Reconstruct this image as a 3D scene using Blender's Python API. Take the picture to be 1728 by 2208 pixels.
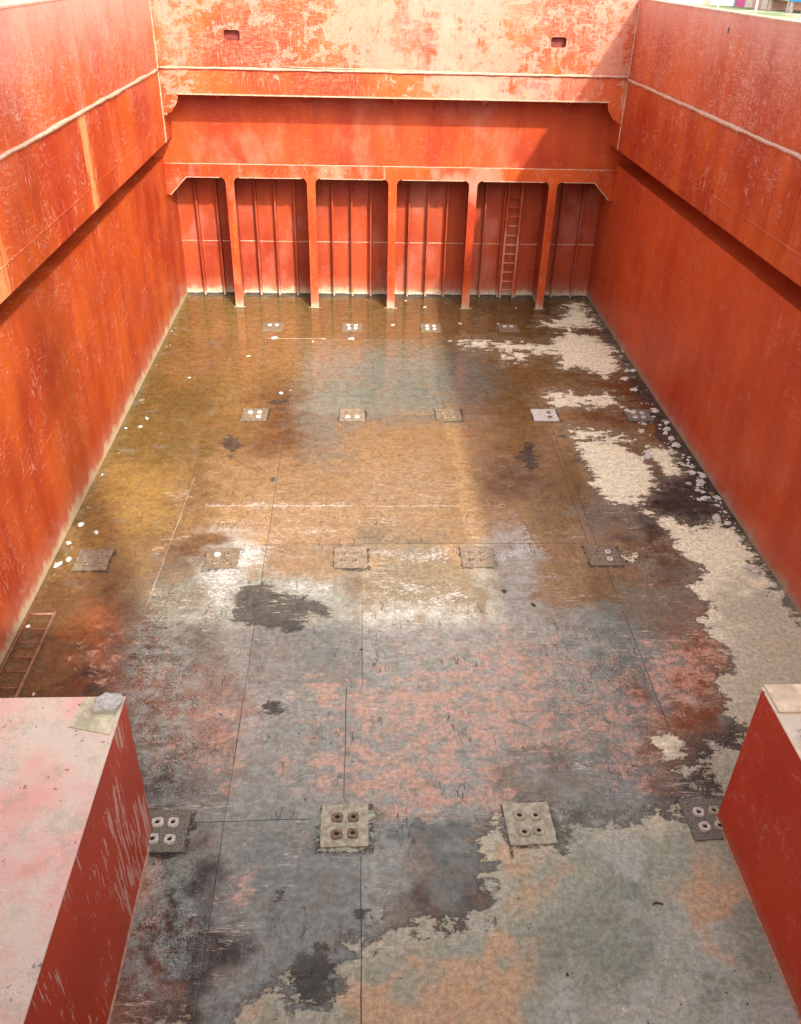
import bpy, bmesh, math, random
import numpy as np
from mathutils import Vector, Matrix, noise as mnoise
random.seed(7)
rng = np.random.RandomState(11)
S = bpy.context.scene
for o in list(bpy.data.objects): bpy.data.objects.remove(o, do_unlink=True)
R = math.radians

# ---------------------------------------------------------------- camera
CAM = Vector((-1.0419, 0.0, 9.5758)); FPX = 1825.69
CR = Vector((0.99881242, -0.04266666, 0.02352239)); CU = Vector((0.00376004, 0.54886099, 0.83590518)); CF = Vector((0.0485758, 0.83482403, -0.54836961))
cd = bpy.data.cameras.new('camera'); cam = bpy.data.objects.new('camera', cd); S.collection.objects.link(cam)
m = Matrix.Identity(4)
for i in range(3):
    m[i][0] = CR[i]; m[i][1] = CU[i]; m[i][2] = -CF[i]; m[i][3] = CAM[i]
cam.matrix_world = m
cd.sensor_fit = 'VERTICAL'; cd.sensor_height = 36; cd.sensor_width = 36; cd.lens = 36*FPX/2208
cd.clip_start = .05; cd.clip_end = 5000
S.camera = cam
# ---------------------------------------------------------------- light
SUN_STRENGTH, SKY_STRENGTH, EXPOSURE = 1.35, 0.15, 1.97
sd = Vector((.45, -1, .8)).normalized()              # direction towards the sun: behind the viewer, to the right
w = bpy.data.worlds.new('World'); S.world = w; w.use_nodes = True
nt = w.node_tree; bg = nt.nodes['Background']
sky = nt.nodes.new('ShaderNodeTexSky'); sky.sky_type = 'NISHITA'; sky.sun_disc = False
sky.sun_elevation = math.asin(sd.z); sky.sun_rotation = math.atan2(sd.x, sd.y); sky.dust_density = 2.5; sky.ozone_density = .8
hs = nt.nodes.new('ShaderNodeHueSaturation'); hs.inputs['Saturation'].default_value = .35; nt.links.new(sky.outputs[0], hs.inputs['Color']); nt.links.new(hs.outputs[0], bg.inputs[0]); bg.inputs[1].default_value = SKY_STRENGTH
sl = bpy.data.lights.new('sun', 'SUN'); sl.energy = SUN_STRENGTH; sl.angle = R(1.3); sl.color = (1, .95, .86)
so = bpy.data.objects.new('sun', sl); S.collection.objects.link(so)
so.rotation_euler = sd.to_track_quat('Z', 'Y').to_euler(); so.location = (10, -20, 30)
S.view_settings.view_transform = 'Standard'; S.view_settings.look = 'None'; S.view_settings.exposure = EXPOSURE; S.view_settings.gamma = 1
S.view_settings.use_curve_mapping = False

# ---------------------------------------------------------------- helpers
def s2l(c):
    c = np.asarray(c, float)/255.; return np.where(c <= .04045, c/12.92, ((c+.055)/1.055)**2.4)
def hexl(r, g, b): return tuple(s2l((r, g, b)))+(1,)
class NT:
    def __init__(s, name):
        s.m = bpy.data.materials.new(name); s.m.use_nodes = True; s.t = s.m.node_tree
        s.b = s.t.nodes['Principled BSDF']; s.pos = s.t.nodes.new('ShaderNodeNewGeometry').outputs['Position']; s.b.inputs['Specular IOR Level'].default_value = .5
    def n(s, k): return s.t.nodes.new(k)
    def L(s, a, b): s.t.links.new(a, b)
    def set(s, sock, v):
        if hasattr(v, 'is_output') or isinstance(v, bpy.types.NodeSocket): s.L(v, sock)
        else: sock.default_value = v
    def math(s, op, a, b=0., c=0., clamp=False):
        n = s.n('ShaderNodeMath'); n.operation = op; n.use_clamp = clamp
        s.set(n.inputs[0], a); s.set(n.inputs[1], b); s.set(n.inputs[2], c); return n.outputs[0]
    def vec(s, v, sc, off=(0, 0, 0)):
        n = s.n('ShaderNodeMapping'); s.L(v, n.inputs[0]); n.inputs['Scale'].default_value = sc; n.inputs['Location'].default_value = off; return n.outputs[0]
    def noise(s, scale, detail=4, rough=.55, sc=(1, 1, 1), off=(0, 0, 0), dist=0., v=None):
        n = s.n('ShaderNodeTexNoise'); s.L(s.vec(v or s.pos, sc, off), n.inputs['Vector'])
        n.inputs['Scale'].default_value = scale; n.inputs['Detail'].default_value = detail; n.inputs['Roughness'].default_value = rough; n.inputs['Distortion'].default_value = dist
        return n.outputs['Fac']
    def ramp(s, v, a, b, smooth=True):
        n = s.n('ShaderNodeMapRange'); n.interpolation_type = 'SMOOTHSTEP' if smooth else 'LINEAR'
        s.set(n.inputs[0], v); n.inputs[1].default_value = a; n.inputs[2].default_value = b; n.inputs[3].default_value = 0; n.inputs[4].default_value = 1; return n.outputs[0]
    def mix(s, f, a, b, mode='MIX'):
        n = s.n('ShaderNodeMix'); n.data_type = 'RGBA'; n.blend_type = mode
        s.set(n.inputs[0], f); s.set(n.inputs[6], a); s.set(n.inputs[7], b); return n.outputs[2]
    def xyz(s):
        n = s.n('ShaderNodeSeparateXYZ'); s.L(s.pos, n.inputs[0]); return n.outputs
    def bump(s, h, strength=.3, dist=.02, prev=None):
        n = s.n('ShaderNodeBump'); s.L(h, n.inputs['Height']); n.inputs['Strength'].default_value = strength; n.inputs['Distance'].default_value = dist
        if prev: s.L(prev, n.inputs['Normal'])
        return n.outputs[0]
    def out(s, col=None, rough=None, nrm=None, spec=None):
        if col is not None: s.set(s.b.inputs['Base Color'], col)
        if rough is not None: s.set(s.b.inputs['Roughness'], rough)
        if nrm is not None: s.L(nrm, s.b.inputs['Normal'])
        if spec is not None: s.set(s.b.inputs['Specular IOR Level'], spec)
        return s.m

def mul(t, a, b): return t.math('MULTIPLY', a, b)
# red oxide hold paint. scrape: share of chalky scraped patches; fade: (z0,z1) height over which it bleaches; dust: height of silt on the foot
def paint(name, base=(.50, .082, .012), deep=(.33, .032, .008), pale=(.62, .30, .22), scrape=.0, blocky=False, fade=None, dust=None, streak=.5, seed=0, rough=.42, scr=1., sand=None, mottle=None, hatch=0, runs=(), zones=()):
    t = NT(name); o = (seed*3.7, seed*1.9, seed*5.3); z = t.xyz()[2]
    a = t.noise(.45, 3, .55, off=o)
    st = t.noise(1.6, 4, .6, sc=(1, 1, .12), off=o)
    col = t.mix(t.ramp(t.math('ADD', mul(t, a, .6), mul(t, st, .4)), .36, .64), deep+(1,), base+(1,))
    fine = t.noise(14, 5, .7, off=o)
    col = t.mix(mul(t, t.ramp(fine, .45, .8), .14), col, (base[0]*1.25, base[1]*1.9, base[2]*2.2, 1))
    # wide chalky bleached areas
    ch = t.noise(.8, 5, .62, sc=(1, 1, .6), off=(o[0]+9, o[1], o[2]))
    if mottle: col = t.mix(mul(t, t.ramp(ch, .5, .68), mottle), col, pale+(1,))
    # vertical drips
    dr = t.noise(5.5, 5, .7, sc=(1, 1, .05), off=(o[0]+2, o[1]+5, o[2]))
    drm = mul(t, t.ramp(dr, .62, .72), t.ramp(t.noise(.9, 3, .5, off=(o[0]+4, 0, 0)), .48, .62))
    col = t.mix(mul(t, drm, streak), col, pale+(1,))
    if fade:
        fz = t.ramp(t.math('ADD', z, mul(t, t.math('SUBTRACT', t.noise(1.3, 5, .7, sc=(1, 1, .35), off=o), .5), 2.2)), fade[0], fade[1])
        col = t.mix(mul(t, fz, fade[2]), col, pale+(1,))
    # scratches: contour lines of stretched noise, broken up
    for k, (sc, thr) in enumerate((((1, 1, 4.5), .011), ((2.2, 2.2, .45), .010), ((1.2, 1.2, 1.2), .007))):
        nn = t.noise(1.7+k, 2, .5, sc=sc, off=(o[0]+k*7, o[1]+3, o[2]+k))
        ln = t.math('LESS_THAN', t.math('ABSOLUTE', t.math('SUBTRACT', nn, .5)), thr)
        gate = t.ramp(t.noise(1.1, 6, .75, off=(o[0]+k*11, 4, 2)), .50, .58)
        col = t.mix(mul(t, mul(t, ln, gate), .55*scr), col, pale+(1,))
    # scraped chips
    if scrape > 0:
        big = t.noise(.55, 4, .6, off=(o[0]+20, 0, o[2]))
        mid = t.noise(3.2, 6, .72, sc=(1, 1, 1.2), off=(o[0], 5, o[2]), dist=.6)
        v = t.math('ADD', mul(t, big, .6), mul(t, mid, .55))
        if blocky:
            bl = t.noise(2.4, 3, .5, sc=(.6, .6, 3.2), off=(3, 3, o[2])); bl2 = t.noise(2.6, 3, .5, sc=(3.4, 3.4, .5), off=(8, 1, o[2]))
            v = t.math('ADD', mul(t, v, .72), mul(t, t.math('MAXIMUM', bl, bl2), .30))
        film_ = 0.
        for (xc, xw, amt) in zones:      # stretches of the plate that were rubbed more or less
            g0 = t.math('SUBTRACT', 1, t.math('ABSOLUTE', t.math('DIVIDE', t.math('SUBTRACT', t.math('ADD', t.xyz()[0], mul(t, t.math('SUBTRACT', big, .5), 3)), xc), xw)), clamp=True)
            v = t.math('ADD', v, mul(t, g0, amt))
            if amt > .03: film_ = t.math('ADD', film_, mul(t, g0, t.ramp(t.noise(2.8, 6, .72, sc=(1, 1, .7), off=(4, 4, 1)), .36, .56)), clamp=True)
        if zones: col = t.mix(mul(t, film_, .62), col, t.mix(t.ramp(t.noise(1.3, 4), .4, .6), (pale[0]*.95, pale[1]*1.05, pale[2]*1.25, 1), (pale[0]*1.05, pale[1]*1.6, pale[2]*1.7, 1)))
        chips = t.ramp(v, .66-scrape*.3, .675-scrape*.3)
        grain = t.ramp(t.noise(30, 3, .7, off=o), .30, .55)
        col = t.mix(mul(t, mul(t, chips, grain), .85), col, t.mix(t.noise(2, 3), (pale[0]*.8, pale[1]*.85, pale[2]*.85, 1), (min(1, pale[0]*1.1), pale[1]*1.3, pale[2]*1.3, 1)))
    if hatch:
        for k, (sc, lo) in enumerate((((1, 1, 6), .515), ((5, 5, .8), .53), ((1.5, 1.5, 8), .52))):
            hh_ = t.ramp(t.noise(4.5+k, 6, .75, sc=sc, off=(o[0]+k*5, 1, k*3)), lo, lo+.07)
            gt = t.ramp(t.math('ADD', t.noise(.7, 4, .6, off=(o[0], k*9, 5)), mul(t, t.math('SUBTRACT', z, 7.6), .07)), .40, .56)
            col = t.mix(mul(t, mul(t, hh_, gt), hatch), col, pale+(1,))
    for (ys, ws, ks) in runs:
        dy = t.math('DIVIDE', t.math('ADD', t.math('SUBTRACT', t.xyz()[1], ys), mul(t, t.math('SUBTRACT', z, 6), .03)), ws)
        g_ = t.math('SUBTRACT', 1, t.math('ABSOLUTE', dy), clamp=True)
        v_ = t.ramp(t.math('ADD', g_, mul(t, t.math('SUBTRACT', t.noise(9, 6, .75, sc=(1, 1, .12), off=o), .5), 2.4)), .35, .9)
        col = t.mix(mul(t, v_, ks), col, (.66, .34, .12, 1))
    # small random flakes
    fl = t.math('GREATER_THAN', mul(t, t.noise(8, 4, .75, sc=(1, 1, .55), off=(o[0]+1, 7, 3)), t.ramp(t.noise(.7, 3, .5, off=(1, o[1], 9)), .35, .6)), .655)
    col = t.mix(mul(t, fl, .7*min(1, scr)), col, (pale[0]*1.1, pale[1]*1.4, pale[2]*1.3, 1))
    if dust:
        dz = t.math('ADD', z, mul(t, t.math('SUBTRACT', t.noise(2.2, 6, .75, sc=(1, 1, .5), off=o), .5), dust*2.4))
        col = t.mix(mul(t, t.math('SUBTRACT', 1, t.ramp(dz, 0, dust*2.2)), .6), col, (.50, .20, .12, 1))
        col = t.mix(mul(t, t.math('SUBTRACT', 1, t.ramp(dz, dust*.1, dust*.75)), .92), col, sand or (.58, .46, .28, 1))
    h = t.math('ADD', mul(t, t.noise(.9, 2, .5, off=o), .9), mul(t, fine, .02))
    t.out(col, t.ramp(t.math('ADD', mul(t, fine, .3), a), .2, 1.6, False), t.bump(h, .45, .10), .28)
    r = t.math('ADD', rough-.08, mul(t, fine, .2)); t.set(t.b.inputs['Roughness'], r)
    return t.m
def plain(name, col, rough=.6, var=.35, scale=9, spec=.4, metal=0, bump=.3):
    t = NT(name); n1 = t.noise(scale, 6, .7)
    c = t.mix(t.ramp(n1, .3, .7), tuple(x*(1-var) for x in col)+(1,), tuple(min(1, x*(1+var)) for x in col)+(1,))
    t.b.inputs['Metallic'].default_value = metal
    return t.out(c, rough, t.bump(n1, bump, .01), spec)

def lnk(o, parent=None):
    S.collection.objects.link(o)
    if parent: o.parent = parent
    return o
def obj(name, bm, mat, parent=None, smooth=False):
    me = bpy.data.meshes.new(name); bmesh.ops.recalc_face_normals(bm, faces=bm.faces); bm.to_mesh(me); bm.free()
    if smooth:
        for p in me.polygons: p.use_smooth = True
    me.materials.append(mat); return lnk(bpy.data.objects.new(name, me), parent)
def thing(name, label, cat, loc=(0, 0, 0), group=None, rz=0):
    o = bpy.data.objects.new(name, None); o.location = loc; o.rotation_euler = (0, 0, rz); o.empty_display_size = .2; lnk(o)
    o['label'] = label; o['category'] = cat
    if group: o['group'] = group
    return o
def tag(o, label, cat, group=None):
    o['label'] = label; o['category'] = cat
    if group: o['group'] = group
    return o
def box(bm, x0, x1, y0, y1, z0, z1, bev=0):
    r = bmesh.ops.create_cube(bm, size=1, matrix=Matrix.Translation(((x0+x1)/2, (y0+y1)/2, (z0+z1)/2)) @ Matrix.Diagonal((x1-x0, y1-y0, z1-z0, 1)))
    if bev:
        es = list({e for v in r['verts'] for e in v.link_edges}); bmesh.ops.bevel(bm, geom=es, offset=bev, segments=2, affect='EDGES')
    return bm
def B(*a, **k): return box(bmesh.new(), *a, **k)
def prism(pts, depth, axis='y', at=0., bm=None):
    bm = bm or bmesh.new()
    def P(a, b, d): return (a, d, b) if axis == 'y' else ((d, a, b) if axis == 'x' else (a, b, d))
    f = [bm.verts.new(P(a, b, at)) for a, b in pts]; g = [bm.verts.new(P(a, b, at+depth)) for a, b in pts]
    bm.faces.new(f); bm.faces.new(g[::-1]); n = len(pts)
    for i in range(n): bm.faces.new((f[i], f[(i+1) % n], g[(i+1) % n], g[i]))
    return bm
def tube(path, r, seg=8, bm=None, wob=0.):
    bm = bm or bmesh.new(); rings = []; n = len(path)
    for i, p in enumerate(path):
        p = Vector(p); d = (Vector(path[min(i+1, n-1)])-Vector(path[max(i-1, 0)])).normalized()
        a = d.orthogonal().normalized() if abs(d.z) > .9 else d.cross(Vector((0, 0, 1))).normalized(); b = d.cross(a)
        rr = r*(1+random.uniform(-wob, wob))
        rings.append([bm.verts.new(p+a*math.cos(2*math.pi*k/seg)*rr+b*math.sin(2*math.pi*k/seg)*rr) for k in range(seg)])
    for i in range(n-1):
        for k in range(seg): bm.faces.new((rings[i][k], rings[i][(k+1) % seg], rings[i+1][(k+1) % seg], rings[i+1][k]))
    bm.faces.new(rings[0][::-1]); bm.faces.new(rings[-1]); return bm
def bead(p0, p1, r, wob=.004, step=.35):
    p0 = Vector(p0); p1 = Vector(p1); n = max(2, int((p1-p0).length/step))
    return tube([p0.lerp(p1, i/n)+Vector([random.uniform(-wob, wob) for _ in range(3)]) for i in range(n+1)], r, 6, wob=.25)
def chunk(size, seed, flat=.6):
    bm = bmesh.new(); bmesh.ops.create_icosphere(bm, subdivisions=2, radius=1)
    o = Vector((seed*3.1, seed*7.7, seed))
    for v in bm.verts:
        d = 1+.75*mnoise.noise(v.co*1.1+o)+.25*mnoise.noise(v.co*3+o); v.co = Vector((v.co.x*size[0], v.co.y*size[1], max(-.5, v.co.z)*size[2]))*d
    zmin = min(v.co.z for v in bm.verts)
    for v in bm.verts: v.co.z -= zmin
    return bm

# ---------------------------------------------------------------- floor (structure)
HW = 6.75; YB = 28.06; YP = 26.72; CX = 6.4; YC = 25.75; ZT = 8.78; ZS = 6.95; ZB = 5.08
K = 1728/1708.
def Fp(px, py, z=0.):        # a point of the hold floor (or of a level z above it) from measured bearings
    d = CF*FPX+CR*(px*K-864)-CU*(py*K-1104); t = (z-CAM.z)/d.z; return CAM+d*t

def vnoise(x, y, seed):
    g = np.random.RandomState(seed).rand(64, 64); xi = np.floor(x).astype(int); yi = np.floor(y).astype(int); fx = x-xi; fy = y-yi
    fx = fx*fx*(3-2*fx); fy = fy*fy*(3-2*fy); G = lambda a, b: g[a % 64, b % 64]
    return (G(xi, yi)*(1-fx)+G(xi+1, yi)*fx)*(1-fy)+(G(xi, yi+1)*(1-fx)+G(xi+1, yi+1)*fx)*fy
def fbm(x, y, seed, o=4):
    r = 0; a = .5
    for k in range(o): r = r+a*vnoise(x*2**k, y*2**k, seed+k); a *= .5
    return r/(1-.5**o)
# floor colours by kind of stain; near greys and cream lightened to offset shade
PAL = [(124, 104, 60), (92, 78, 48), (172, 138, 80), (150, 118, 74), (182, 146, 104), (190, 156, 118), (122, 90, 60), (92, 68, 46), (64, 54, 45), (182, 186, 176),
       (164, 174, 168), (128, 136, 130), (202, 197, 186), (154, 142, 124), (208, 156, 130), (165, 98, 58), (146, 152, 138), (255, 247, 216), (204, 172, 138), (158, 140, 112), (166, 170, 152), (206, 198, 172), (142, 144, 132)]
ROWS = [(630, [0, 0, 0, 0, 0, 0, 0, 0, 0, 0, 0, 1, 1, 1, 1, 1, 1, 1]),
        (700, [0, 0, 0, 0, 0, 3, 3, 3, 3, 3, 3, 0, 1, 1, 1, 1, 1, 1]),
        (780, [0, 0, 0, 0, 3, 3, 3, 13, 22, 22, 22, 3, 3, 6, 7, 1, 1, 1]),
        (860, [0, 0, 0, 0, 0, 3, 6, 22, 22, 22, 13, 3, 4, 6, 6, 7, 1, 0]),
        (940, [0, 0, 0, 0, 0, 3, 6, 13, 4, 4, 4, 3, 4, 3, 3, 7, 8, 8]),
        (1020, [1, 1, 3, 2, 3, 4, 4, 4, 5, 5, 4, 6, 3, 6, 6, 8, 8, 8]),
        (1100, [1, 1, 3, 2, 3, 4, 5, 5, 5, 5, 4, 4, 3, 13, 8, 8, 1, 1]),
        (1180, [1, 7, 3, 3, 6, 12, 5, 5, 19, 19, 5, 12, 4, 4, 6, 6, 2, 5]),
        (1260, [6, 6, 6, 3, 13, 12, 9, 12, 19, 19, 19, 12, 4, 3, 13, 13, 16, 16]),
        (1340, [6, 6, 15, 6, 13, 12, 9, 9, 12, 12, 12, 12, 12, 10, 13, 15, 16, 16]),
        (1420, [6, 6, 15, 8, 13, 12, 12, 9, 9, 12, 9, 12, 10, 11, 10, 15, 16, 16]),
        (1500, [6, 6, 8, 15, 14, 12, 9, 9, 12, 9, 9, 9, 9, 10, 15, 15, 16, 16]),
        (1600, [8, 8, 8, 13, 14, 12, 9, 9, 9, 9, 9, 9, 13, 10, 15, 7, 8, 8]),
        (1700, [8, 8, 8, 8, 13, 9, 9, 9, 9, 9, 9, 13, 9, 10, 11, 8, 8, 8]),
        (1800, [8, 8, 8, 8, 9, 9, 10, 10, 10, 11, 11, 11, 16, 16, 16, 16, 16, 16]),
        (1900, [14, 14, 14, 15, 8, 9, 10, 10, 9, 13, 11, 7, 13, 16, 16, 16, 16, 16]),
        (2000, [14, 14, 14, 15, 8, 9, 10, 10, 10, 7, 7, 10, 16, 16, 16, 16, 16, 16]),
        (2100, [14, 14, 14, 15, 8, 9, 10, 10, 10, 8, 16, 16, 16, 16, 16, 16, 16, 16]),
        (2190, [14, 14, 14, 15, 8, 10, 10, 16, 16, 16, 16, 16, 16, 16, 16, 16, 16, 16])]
DROWS = [(630, [17]*18), (1180, [17]*18), (1260, [17]*16+[21]*2), (1400, [21]*14+[17]+[21]*3), (1560, [21]*14+[17]+[21]*3),
         (1720, [20, 20, 20, 20, 20, 20, 20, 20, 20, 20, 21, 20, 20, 20, 21, 20, 20, 21]),
         (1800, [20, 20, 20, 20, 20, 20, 20, 20, 20, 20, 21, 20, 16, 9, 20, 20, 20, 20]),
         (1880, [20, 20, 20, 20, 20, 20, 20, 20, 20, 20, 20, 18, 20, 16, 20, 18, 20, 20]),
         (1950, [20, 20, 20, 20, 20, 20, 20, 20, 20, 20, 20, 20, 20, 16, 9, 18, 18, 20]),
         (2030, [20, 20, 20, 20, 20, 20, 20, 20, 20, 18, 20, 20, 16, 16, 20, 9, 16, 20]),
         (2100, [20, 20, 20, 20, 18, 20, 20, 20, 18, 20, 18, 18, 16, 16, 9, 16, 20, 9]),
         (2190, [20, 20, 20, 20, 18, 18, 20, 20, 18, 18, 18, 18, 20, 9, 9, 20, 9, 9])]
nx, ny = 330, 640
X0, X1, Y0, Y1 = -HW, HW, -.2, YB
gx = np.linspace(X0, X1, nx); gy = Y0+(Y1-Y0)*np.linspace(0, 1, ny)
XX, YY = np.meshgrid(gx, gy)
def uv(X, Y):
    dx = X-CAM.x; dy = Y-CAM.y; dz = -CAM.z
    zz = np.maximum(dx*CF.x+dy*CF.y+dz*CF.z, .05)
    return (864+FPX*(dx*CR.x+dy*CR.y+dz*CR.z)/zz)/K, (1104-FPX*(dx*CU.x+dy*CU.y+dz*CU.z)/zz)/K
wx = (fbm(XX*1.1, YY*1.1, 5)-.5)*1.5+(fbm(XX*5, YY*5, 15)-.5)*.35; wy = (fbm(XX*1.1, YY*1.1, 25)-.5)*1.5+(fbm(XX*5, YY*5, 35)-.5)*.35
hf1 = fbm(XX*3.3, YY*3.3, 41, 5)-.5; hf2 = fbm(XX*3.3, YY*3.3, 57, 5)-.5
U, V = uv(XX+wx*.55+hf1*1.1, YY+wy*.7+hf2*1.3)
def grid_lookup(rows, U, V, warp=0):
    ys = np.array([r[0] for r in rows], float); tab = np.array([[s2l(PAL[c]) for c in r[1]] for r in rows])
    fi = np.interp(V, ys, np.arange(len(ys))); i = np.clip(np.floor(fi).astype(int), 0, len(ys)-2); fy = np.clip(fi-i, 0, 1); fy = fy*fy*(3-2*fy)
    fj = np.clip(U/100., 0, 16.999); j = np.floor(fj).astype(int); fx = fj-j; fx = fx*fx*(3-2*fx)
    fx = fx[..., None]; fy = fy[..., None]
    return (tab[i, j]*(1-fx)+tab[i, j+1]*fx)*(1-fy)+(tab[i+1, j]*(1-fx)+tab[i+1, j+1]*fx)*fy
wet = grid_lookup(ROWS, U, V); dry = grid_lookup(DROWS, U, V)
# every bottom plate weathered a little differently
px_ = np.digitize(XX, [-4.7, -2.83, -1.03, 1.05, 3.62]); py_ = np.digitize(YY, [7.18, 9.6, 13.45, 14.83, 19.0, 24.0]); pt = np.random.RandomState(4).uniform(.84, 1.14, (6, 7))
wet = wet*pt[px_, py_][..., None]; dry = dry*(1+(pt[px_, py_][..., None]-1)*.4)
def blobf(px, py, rx, ry, soft=1.):
    a, b = uv(XX, YY); d = np.sqrt(((a-px)/rx)**2+((b-py)/ry)**2); return np.clip((1.5-d)/1., 0, 1) if soft else d
def sdf(poly, S_=.6):
    P = [Fp(*q) for q in poly]; P = [(p.x, p.y) for p in P]; ins = np.zeros(XX.shape, bool); dm = np.full(XX.shape, 1e9)
    for i in range(len(P)):
        (x1, y1), (x2, y2) = P[i], P[(i+1) % len(P)]
        dx, dy = x2-x1, y2-y1; t = np.clip(((XX-x1)*dx+(YY-y1)*dy)/(dx*dx+dy*dy+1e-9), 0, 1)
        dm = np.minimum(dm, np.hypot(XX-x1-t*dx, YY-y1-t*dy))
        c = ((y1 > YY) != (y2 > YY)) & (XX < (x2-x1)*(YY-y1)/(y2-y1+1e-12)+x1); ins ^= c
    return np.clip(.5+np.where(ins, dm, -dm)/(2*S_), 0, 1)
DRY = [
 [(1228, 940), (1300, 938), (1345, 962), (1385, 990), (1397, 1045), (1350, 1070), (1385, 1098), (1425, 1100), (1480, 1128), (1530, 1112), (1575, 1140), (1600, 1178), (1640, 1238), (1708, 1325), (1760, 1400), (1760, 1800), (1620, 1800), (1500, 1640), (1520, 1600), (1490, 1578), (1575, 1595), (1590, 1560), (1535, 1500), (1535, 1450), (1560, 1415), (1530, 1370), (1500, 1335), (1515, 1295), (1478, 1250), (1505, 1215), (1440, 1172), (1430, 1140), (1400, 1105), (1370, 1078), (1290, 1068), (1265, 1010)],
 [(1190, 722), (1215, 712), (1270, 722), (1300, 745), (1312, 785), (1285, 795), (1250, 785), (1205, 780), (1195, 755), (1170, 745)],
 [(1215, 652), (1235, 650), (1240, 668), (1262, 680), (1255, 690), (1175, 690), (1212, 680)], [(1165, 690), (1240, 686), (1258, 696), (1180, 697)],
 [(1178, 845), (1200, 838), (1250, 850), (1248, 862), (1190, 862)], [(1258, 848), (1295, 842), (1308, 858), (1290, 864), (1262, 860)],
 [(1385, 950), (1430, 965), (1455, 1000), (1420, 1018), (1400, 990), (1375, 970)], [(1225, 918), (1262, 922), (1330, 935), (1240, 930)],
 [(1000, 727), (1035, 727), (1030, 738), (1008, 738)], [(1060, 733), (1180, 738), (1180, 752), (1150, 752), (1140, 744), (1065, 742)], [(1085, 752), (1112, 756), (1105, 766), (1088, 762)],
 [(1340, 1188), (1360, 1180), (1365, 1188), (1345, 1194)],
 [(1402, 1578), (1425, 1560), (1455, 1572), (1460, 1600), (1450, 1622), (1476, 1642), (1484, 1676), (1452, 1662), (1432, 1622), (1405, 1602)],
 [(1620, 1790), (1470, 1738), (1400, 1736), (1340, 1752), (1280, 1764), (1215, 1752), (1200, 1792), (1092, 1812), (1078, 1762), (1056, 1742), (1034, 1762), (1034, 1815), (1048, 1868), (1044, 1925), (1028, 1955), (985, 1985), (950, 1952), (890, 1976), (800, 2002), (745, 2020), (722, 2062), (720, 2122), (680, 2152), (628, 2146), (612, 2075), (565, 2118), (520, 2140), (500, 2180), (480, 2300), (1760, 2300), (1760, 1790)],
 [(345, 2170), (390, 2165), (410, 2260), (330, 2260)], [(1205, 1760), (1250, 1738), (1262, 1745), (1222, 1775)],
 [(735, 1735), (783, 1735), (783, 1800), (700, 1800), (700, 1770)]]
dryf = np.zeros(XX.shape)
for k_, P in enumerate(DRY): dryf = np.maximum(dryf, sdf(P, 1.1 if 1 <= k_ <= 10 and k_ != 6 else .6)+(.05 if 1 <= k_ <= 10 and k_ != 6 else 0))
# salt bloom left by dried puddles
SALT = [([(440, 1240), (470, 1205), (520, 1165), (575, 1160), (560, 1200), (520, 1215), (500, 1260), (480, 1290), (445, 1260)], 1), ([(795, 1175), (880, 1183), (950, 1172), (945, 1192), (870, 1192)], 1.),
        ([(1050, 1178), (1110, 1170), (1125, 1125), (1142, 1180), (1100, 1186), (1060, 1195)], 1.), ([(600, 1240), (700, 1235), (720, 1265), (640, 1270)], .8), ([(780, 1210), (1010, 1215), (1060, 1330), (900, 1400), (720, 1380), (700, 1300), (780, 1290)], .43),
        ([(440, 1075), (730, 1075), (730, 1080), (440, 1081)], .8), ([(560, 1130), (740, 1132), (740, 1137), (560, 1138)], .8), ([(895, 2120), (915, 2118), (920, 2145), (890, 2145)], 1), ([(1210, 1610), (1270, 1605), (1265, 1650), (1215, 1650)], .7)]
salt = np.zeros(XX.shape)
for P, k in SALT: salt = np.maximum(salt, sdf(P, .5)*k)
MUD = [([(398, 618), (1262, 628), (1262, 641), (398, 634)], .8), ([(497, 1265), (530, 1245), (560, 1240), (590, 1262), (640, 1275), (705, 1290), (700, 1310), (660, 1315), (640, 1345), (585, 1340), (540, 1335), (500, 1330)], 1), ([(612, 2070), (640, 2035), (700, 2030), (722, 2070), (716, 2120), (680, 2150), (625, 2140)], 1),
       ([(655, 2000), (690, 1990), (700, 2040), (660, 2045)], .8), ([(1400, 1020), (1450, 1010), (1500, 1030), (1560, 1120), (1530, 1108), (1480, 1120), (1430, 1095), (1375, 1060)], 1), ([(1105, 950), (1135, 925), (1150, 965), (1160, 990), (1130, 1020), (1095, 975)], .8),
       ([(465, 925), (520, 920), (525, 950), (490, 985), (465, 950)], .75), ([(545, 1480), (600, 1475), (615, 1510), (590, 1540), (550, 1510)], .75), ([(1480, 1560), (1540, 1600), (1550, 1700), (1500, 1710), (1470, 1650)], .8), ([(575, 1890), (620, 1875), (625, 1925), (580, 1930)], .75),
       ([(500, 2100), (540, 2100), (540, 2135), (500, 2130)], .8), ([(575, 845), (620, 850), (612, 880), (560, 862)], .75), ([(1180, 905), (1240, 925), (1225, 945), (1185, 935)], .7), ([(1205, 955), (1255, 965), (1265, 1000), (1215, 985)], .7),
       ([(1505, 1135), (1540, 1140), (1575, 1190), (1545, 1205), (1520, 1170)], .85), ([(760, 1935), (780, 1935), (778, 1955), (762, 1955)], .9), ([(1390, 1925), (1415, 1925), (1412, 1938), (1392, 1938)], .8), ([(355, 1500), (380, 1540), (360, 1600), (340, 1590)], .7),
       ([(640, 1270), (652, 1270), (650, 1280), (640, 1280)], 1), ([(1262, 1145), (1310, 1110), (1320, 1150), (1290, 1160)], .5), ([(1205, 2070), (1213, 2070), (1213, 2082), (1205, 2082)], 1), ([(1262, 640), (1330, 730), (1440, 900), (1410, 900), (1360, 840), (1300, 740), (1250, 650)], 1),
       ([(1380, 850), (1430, 880), (1570, 1090), (1670, 1240), (1640, 1240), (1520, 1100), (1400, 930)], 1)]
mud = np.zeros(XX.shape)
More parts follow.
